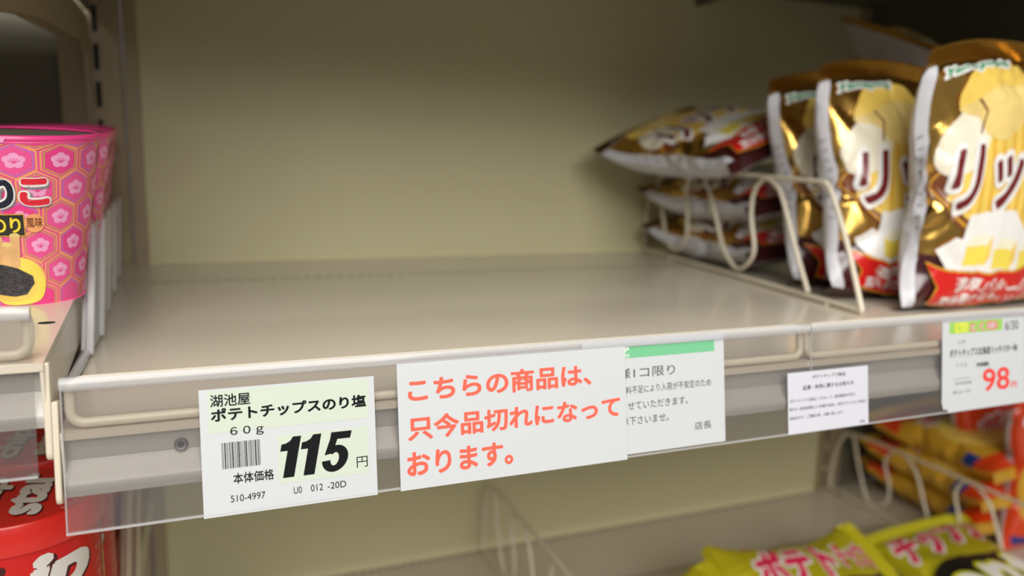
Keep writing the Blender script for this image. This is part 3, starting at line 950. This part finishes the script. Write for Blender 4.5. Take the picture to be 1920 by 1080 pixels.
# --- yellow-green bags on the lower shelf
def land(shape, Wd):
    """design drawn along the bag's length (a) and up (b) -> film coordinates"""
    return [(Wd / 2 - p[1], p[0]) + tuple(p[2:]) for p in shape[0]], shape[1]
def nori_print(Wd, portrait=False):
    P = []
    T = (lambda s_: s_) if portrait else (lambda s_: land(s_, Wd))
    if portrait:
        P.append((wobble([(-80, 20), (-80, 104), (-30, 124), (30, 114), (80, 128), (80, 20), (0, 14)]), BLKF, 0))
        V, F = text_box('チップス', -68, 188, 70, 132, .11, .1); P.append(((V, F), B_WHITE, 1))
        V, F = text_box('チップス', -65, 185, 67, 135, .05, .1); P.append(((V, F), PINKT, 2))
        V, F = text_box('のり塩', -66, 112, 68, 60, .13, .0); P.append(((V, F), YOUT, 2))
        V, F = text_box('のり塩', -63, 108, 65, 64, .07, .0); P.append(((V, F), B_WHITE, 3))
    else:
        P.append((T(wobble([(84, 8), (88, 76), (120, 90), (160, 92), (190, 94), (192, 8)])), BLKF, 0))
        P.append((T(text_box('ポテト', 44, 144, 132, 88, .11, .1)), B_WHITE, 1))
        P.append((T(text_box('ポテト', 47, 141, 129, 91, .055, .1)), PINKT, 2))
        P.append((T(text_box('チップス', 136, 138, 190, 100, .11, .1)), B_WHITE, 1))
        P.append((T(text_box('チップス', 138, 136, 188, 102, .055, .1)), PINKT, 2))
        P.append((T(text_box('のり塩', 96, 88, 188, 36, .13)), YOUT, 2))
        P.append((T(text_box('のり塩', 99, 85, 185, 39, .07)), B_WHITE, 3))
        P.append((T(rect2(46, 150, 120, 156)), ORNG, 1))
    return P
cre_c = [(-50, 170, -10, 120, 9, 3), (30, 60, 60, 20, 8, 3)]
sc_ = shape_pouch(s_c, 205, 6, .62, cre_c)
n_land = pouch_meshes('seaweed_snack_bag', sc_, YG, nori_print(170), YGS)
n_port = pouch_meshes('seaweed_snack_bag', sc_, YG, nori_print(170, True), YGS)
NG = 'yellow-green snack bags'
put_pouch(n_land, 'snack_bag', (516, 206, -340), (0, -.9, -.42), (1, .03, -.075), 'yellow-green snack bag lying with its flared end to the left, pink lettering', 'snack bag', NG)
put_pouch(n_port, 'snack_bag', (826, 92, -366), (1, -.12, .08), (.06, 1, .05), 'yellow-green snack bag at the bottom right with bold white lettering on black', 'snack bag', NG)
put_pouch(n_land, 'snack_bag', (318, 195, -356), (0, -.9, -.4), (1, .02, .0), 'yellow-green snack bag of which only the upper edge shows at the bottom', 'snack bag', NG)

# --- orange and amber bags in the right bay
def orange_print(Wd):
    P = [(wobble([(-60, 60), (-64, 110), (-20, 128), (40, 124), (64, 96), (50, 56), (0, 44)]), YELF, 0)]
    V, F = text_box('Calbee', -66, 182, 30, 160, .04, .1); P.append(((V, F), B_WHITE, 1))
    V, F = text_box('ポテト', -50, 150, 56, 116, .10, .1); P.append(((V, F), B_WHITE, 2))
    V, F = text_box('ポテト', -47, 147, 53, 119, .05, .1); P.append(((V, F), B_RED, 3))
    P.append((rect2(-70, 22, 60, 34), BLUEP, 1))
    return P
def amber_print(Wd):
    P = [(rect2(-80, 150, 80, 190), ORNG, 0), (rect2(-82, 16, 82, 44), ORNG, 0)]
    P.append((wobble([(-40, 60), (-54, 96), (-20, 126), (30, 120), (50, 86), (20, 58)]), B_CHIP, 1))
    V, F = text_box('ポテト', -50, 146, 56, 116, .10, .1); P.append(((V, F), B_WHITE, 2))
    V, F = text_box('ポテト', -47, 143, 53, 119, .05, .1); P.append(((V, F), B_RED, 3))
    P.append((rect2(-84, 44, -60, 60), BLUEP, 1))
    return P
o_bag = pouch_meshes('orange_snack_bag', sc_, ORNG, orange_print(170), ORNG, SILV, 82)
a_bag = pouch_meshes('amber_snack_bag', sc_, YELF, amber_print(170), YELF)
OG = 'orange and amber snack bags'
put_pouch(o_bag, 'snack_bag', (1032, 262, LZ), (1, -.05, 0), (-.02, .06, 1), 'front orange snack bag standing at the right edge, beyond the fence', 'snack bag', OG)
put_pouch(o_bag, 'snack_bag', (1040, 345, LZ), (1, -.05, 0), (-.02, .05, 1), 'rear orange snack bag standing behind the front orange one', 'snack bag', OG)
for k, (x, lab) in enumerate(((1000, 'lowest amber snack bag lying behind the fence on the right'), (994, 'middle amber snack bag lying behind the fence on the right'), (1006, 'topmost amber snack bag lying behind the fence, under the shelf edge'))):
    put_pouch(a_bag, 'snack_bag', (x, 262 if k else 268, LZ + 22 + 40 * k), (1, -.04, .06 * (k - 1)), (-.03 * (k - 1), 1, .02), lab, 'snack bag', OG)

# ------------------------------------------------------------------ cups with plum blossom pattern
def cone_pt(s, z, off=0, a0=0.0, cx=0, cy=0, Rb=24., Rt=36.8, zb=0., zt=85.):
    R = Rb + (Rt - Rb) * (z - zb) / (zt - zb) + off
    an = s / 31. + a0
    return (cx + R * math.sin(an), cy - R * math.cos(an), z)

def cup_print():
    P = []
    px, pz, R = 17.2, 14.3, 9.53
    rows = range(-1, 7)
    for j in rows:
        z = 4.3 + 14.3 * j
        for i in range(-4, 5):
            s = 4.7 + px * i + (px / 2 - 1 if j % 2 == 0 else 0)
            def hexa(k): return [(s + k * R * math.sin(math.pi / 3 * q), z + k * R * math.cos(math.pi / 3 * q)) for q in range(6)]
            def clip(sh):
                V = [(p[0], min(max(p[1], .4), 84.0)) + tuple(p[2:]) for p in sh[0]]
                return V, sh[1]
            if z < -8 or z > 93: continue
            deep = (i + j) % 3 == 0
            P.append((clip(poly2(hexa(.985))), ORLINE, 0))
            P.append((clip(poly2(hexa(.90))), PINK, 1))
            P.append((clip(poly2(hexa(.83))), VIOL if (i + j) % 2 else OLVL, 2))
            P.append((clip(poly2(hexa(.76))), PINKD if deep else PINK, 3))
            if 5 < z < 84:
                for q in range(5):
                    an = math.pi / 2 + 2 * math.pi * q / 5
                    P.append((clip(ell2(s + 2.3 * math.cos(an), z + 2.1 * math.sin(an), 1.9, 1.8, 12)), PINKL, 4))
                P.append((clip(ell2(s, z, 1.6, 1.5, 10)), PINKL, 5))
                for q in range(5):
                    an = math.pi * (.15 + .7 * q / 4)
                    P.append((stroke2([(s, z - 1.2), (s + 2.2 * math.cos(an), z - .8 + 2.0 * math.sin(an))], .3), PINKD, 6))
    return P
def cup_art():
    A = []
    def lettering(txt, x0, zt, x1, zb, ink, lay=10):
        V, F = text_box(txt, x0 + .8, zt - .9, x1 + .9, zb - .9, .11); A.append(((V, F), LSHAD, lay))
        V, F = text_box(txt, x0 - .6, zt + .5, x1 + .6, zb - .5, .11); A.append(((V, F), B_WHITE, lay + 1))
        V, F = text_box(txt, x0, zt, x1, zb, .055); A.append(((V, F), ink, lay + 2))
    lettering('こ', 5.4, 67.2, 17.0, 53.4, LRED)
    lettering('り', -5.2, 67.6, 3.4, 52.2, NAVY)
    lettering('が', -18, 67.2, -6.6, 53.0, NAVY); lettering('ゃ', -27, 64, -19, 53.0, NAVY); lettering('じ', -37, 67.2, -28, 53.0, NAVY)
    A.append((rect2(-18, 38.0, 6.4, 49.6), B_GOLDP, 10)); A.append((rect2(-18, 38.6, 5.9, 49.0), BLKF, 11))
    V, F = text_box('のり', -7, 47.8, 4.6, 40, .03); A.append(((V, F), LYEL, 12))
    A.append((ell2(10.2, 44.6, 4.2, 4.8), ORLINE, 10))
    V, F = text_box('風味', 6.9, 47.6, 13.6, 42.4, .012); A.append(((V, F), B_BROWN, 12))
    # chip, seaweed and potato sticks
    A.append((ell2(0, 15, 14.2, 12.5), ORLINE, 10)); A.append((wobble([(-14, 12), (-8, 24), (0, 27.5), (9, 24), (13.6, 14), (11, 4), (0, 1.5), (-10, 3)]), B_BUT, 11))
    A.append((wobble([(-14, 8), (-6, 3.5), (6, 5.5), (9.4, 14), (0, 12)]), B_CHIP, 12))
    for (a, c, wd) in (((-9, 22), (-6, 37), 4.6), ((-4, 22), (-2.2, 34), 4.6), ((.2, 22), (1.6, 38.6), 4.2), ((-14, 22), (-12, 36), 4.6)):
        A.append((stroke2([a, c], wd), STICK, 13)); A.append((ell2(c[0], c[1], wd / 2, 1.3), B_CREAM, 14))
    A.append((poly2([(-16, 8), (-2, 6.2), (4, 7.2), (8.2, 13), (7.6, 17), (1, 21.5), (-6, 23.5), (-16, 22)]), NORI, 15))
    return A
def build_cup_meshes():
    m = MB(); R = lambda z: 24 + 12.8 * z / 85
    m.lathe(0, 0, [(23.5, .6), (24.6, 0), (25.1, .4)] + [(R(z) - .05, z) for z in np.linspace(1, 83.4, 18)] + [(37.0, 84.0), (37.1, 84.5), (36.8, 85)], PINK, 80)
    for sh, ink, lay in cup_print() + cup_art():
        v2, f2 = refine(sh[0], sh[1], 4.0)
        m.add([cone_pt(s, z, .12 + .055 * lay + e) for s, z, e in v2], f2, ink)
    a = m.obj('cup', local=True)
    m = MB(); m.lathe(0, 0, [(36.4, 84.8), (36.0, 86.4), (20, 86.9), (4, 87.1)], LIDF, 64)
    m.lathe(0, 0, [(36.0, 84.8), (37.1, 85.0), (37.5, 86.2), (37.1, 87.3), (36.2, 87.8), (35.6, 87.0)], PINKD, 64, False)
    l = m.obj('lid', local=True)
    m = MB()
    v2, f2 = refine([(-26, 84.4), (2, 84.4), (3, 87.2), (-24, 87.6)], [(0, 1, 2, 3)], 3)
    m.add([cone_pt(s, z, .7) for s, z, e in v2], f2, PINKL)
    t = m.obj('lid_tab', local=True)
    out = (a.data, l.data, t.data)
    for o in (a, l, t): bpy.data.objects.remove(o)
    return out
cup_me = build_cup_meshes()
names = ['nearest pink snack cup with blossom pattern at the left edge', 'second pink cup, directly behind the nearest one', 'third pink cup of the row, blurred', 'fourth pink cup of the row, deep in the shelf', 'rearmost pink cup of the row, against the back']
for k in range(5):
    yc = 130 + 75 * k
    r = empty('snack_cup', ((-31.5, -34, -41, -47, -53)[k], yc, 6.5 + 16 * (yc + 1) / 478 + .2), names[k], 'cup', 'pink snack cups in a row')
    r.rotation_euler = (math.atan(38 / 478), 0, 0); r.scale = (1, 1, .965)
    for nm, me in zip(('cup_body', 'lid', 'lid_tab'), cup_me):
        q = bpy.data.objects.new(nm, me); COL.objects.link(q); q.parent = r
        if nm == 'lid': tag(q, 'grey green film lid')

# ------------------------------------------------------------------ red cans on the shelf below
def can_meshes():
    m = MB(); m.lathe(0, 0, [(34.5, 0), (35.6, .8), (36, 2), (36, 132), (35.4, 134)], CANR, 72)
    for (txt, s0, zt, s1, zb) in (('chip', -34, 124, 40, 92), ('star', -34, 88, 40, 60)):
        for wt, ds, ink, lay in ((.062, 1.5, CANS, .2), (.050, 0, CANW, .45)):
            V, F = text_box(txt, s0 + ds, zt - ds * .8, s1 + ds, zb - ds * .8, wt, .25)
            V = [(p[0], p[1] + (p[0] - s0) * .10) + tuple(p[2:]) for p in V]
            v2, f2 = refine(V, F, 3.5)
            m.add([((36 + lay + e) * math.sin(x / 36), -(36 + lay + e) * math.cos(x / 36), z) for x, z, e in v2], f2, ink)
    for k in range(9):
        V, F = text_box(('POTATO CHIPS', 'ポテトチップス', '50g')[k % 3], 46, 118 - 7 * k, 60, 114.5 - 7 * k)
        v2, f2 = refine(V, F, 3.5)
        m.add([(36.3 * math.sin(x / 36), -36.3 * math.cos(x / 36), z) for x, z, e in v2], f2, CANP)
    v2, f2 = refine(*ell2(64, 100, 9, 26), 3.5)
    m.add([(36.25 * math.sin(x / 36), -36.25 * math.cos(x / 36), z) for x, z, e in v2], f2, B_CHIP)
    a = m.obj('can_body', local=True)
    m = MB(); m.lathe(0, 0, [(36.4, 131), (38.2, 131.2), (38.6, 132.5), (38.6, 145), (38.0, 146), (37.0, 146.2), (36.2, 145.2), (20, 145), (.5, 145)], CANL, 72)
    zt = 145.35
    def lid_text(txt, x_top, y0, x_base, y1, wt, ink, dz, d=0):
        V, F = text_box(txt, y0, x_top, y1, x_base, wt, .2)     # first = along y, second = x
        m.add([(p[1] + d, p[0] - d, zt + dz + (p[2] if len(p) > 2 else 0)) for p in V], F, ink)
    for txt, xt, y0, xb_, y1 in (('star', -1.5, -26, 14.5, 28), ('chip', -20, -24, -3.5, 26)):
        lid_text(txt, xt, y0, xb_, y1, .06, CANS, .0, .8); lid_text(txt, xt, y0, xb_, y1, .048, CANW, .25)
    txt = 'POTATO CHIPS'
    for k, chh in enumerate(txt):
        if chh == ' ': continue
        V, F = text_box(chh, -1.1, 1.4, 1.1, -1.4, .01)
        an = math.radians(-42 + k * 7.2)
        m.add([(32.5 * math.cos(an) - (x * math.sin(an)) + y * -math.cos(an), 32.5 * math.sin(an) + x * math.cos(an) + y * -math.sin(an), zt + .1 + (e[0] if e else 0)) for x, y, *e in V], F, CANP)
    l = m.obj('lid', local=True)
    out = (a.data, l.data)
    for o in (a, l): bpy.data.objects.remove(o)
    return out
can_me = can_meshes()
for k, lab in enumerate(('nearest red can with a red lid, bottom left under the shelves', 'second red can behind the nearest one', 'third red can at the back of the row')):
    r = empty('snack_can', (-39 - 4 * k, 97 + 79 * k, -230.6), lab, 'can', 'red cans in a row')
    for nm, me in zip(('can_body', 'lid'), can_me):
        q = bpy.data.objects.new(nm, me); COL.objects.link(q); q.parent = r
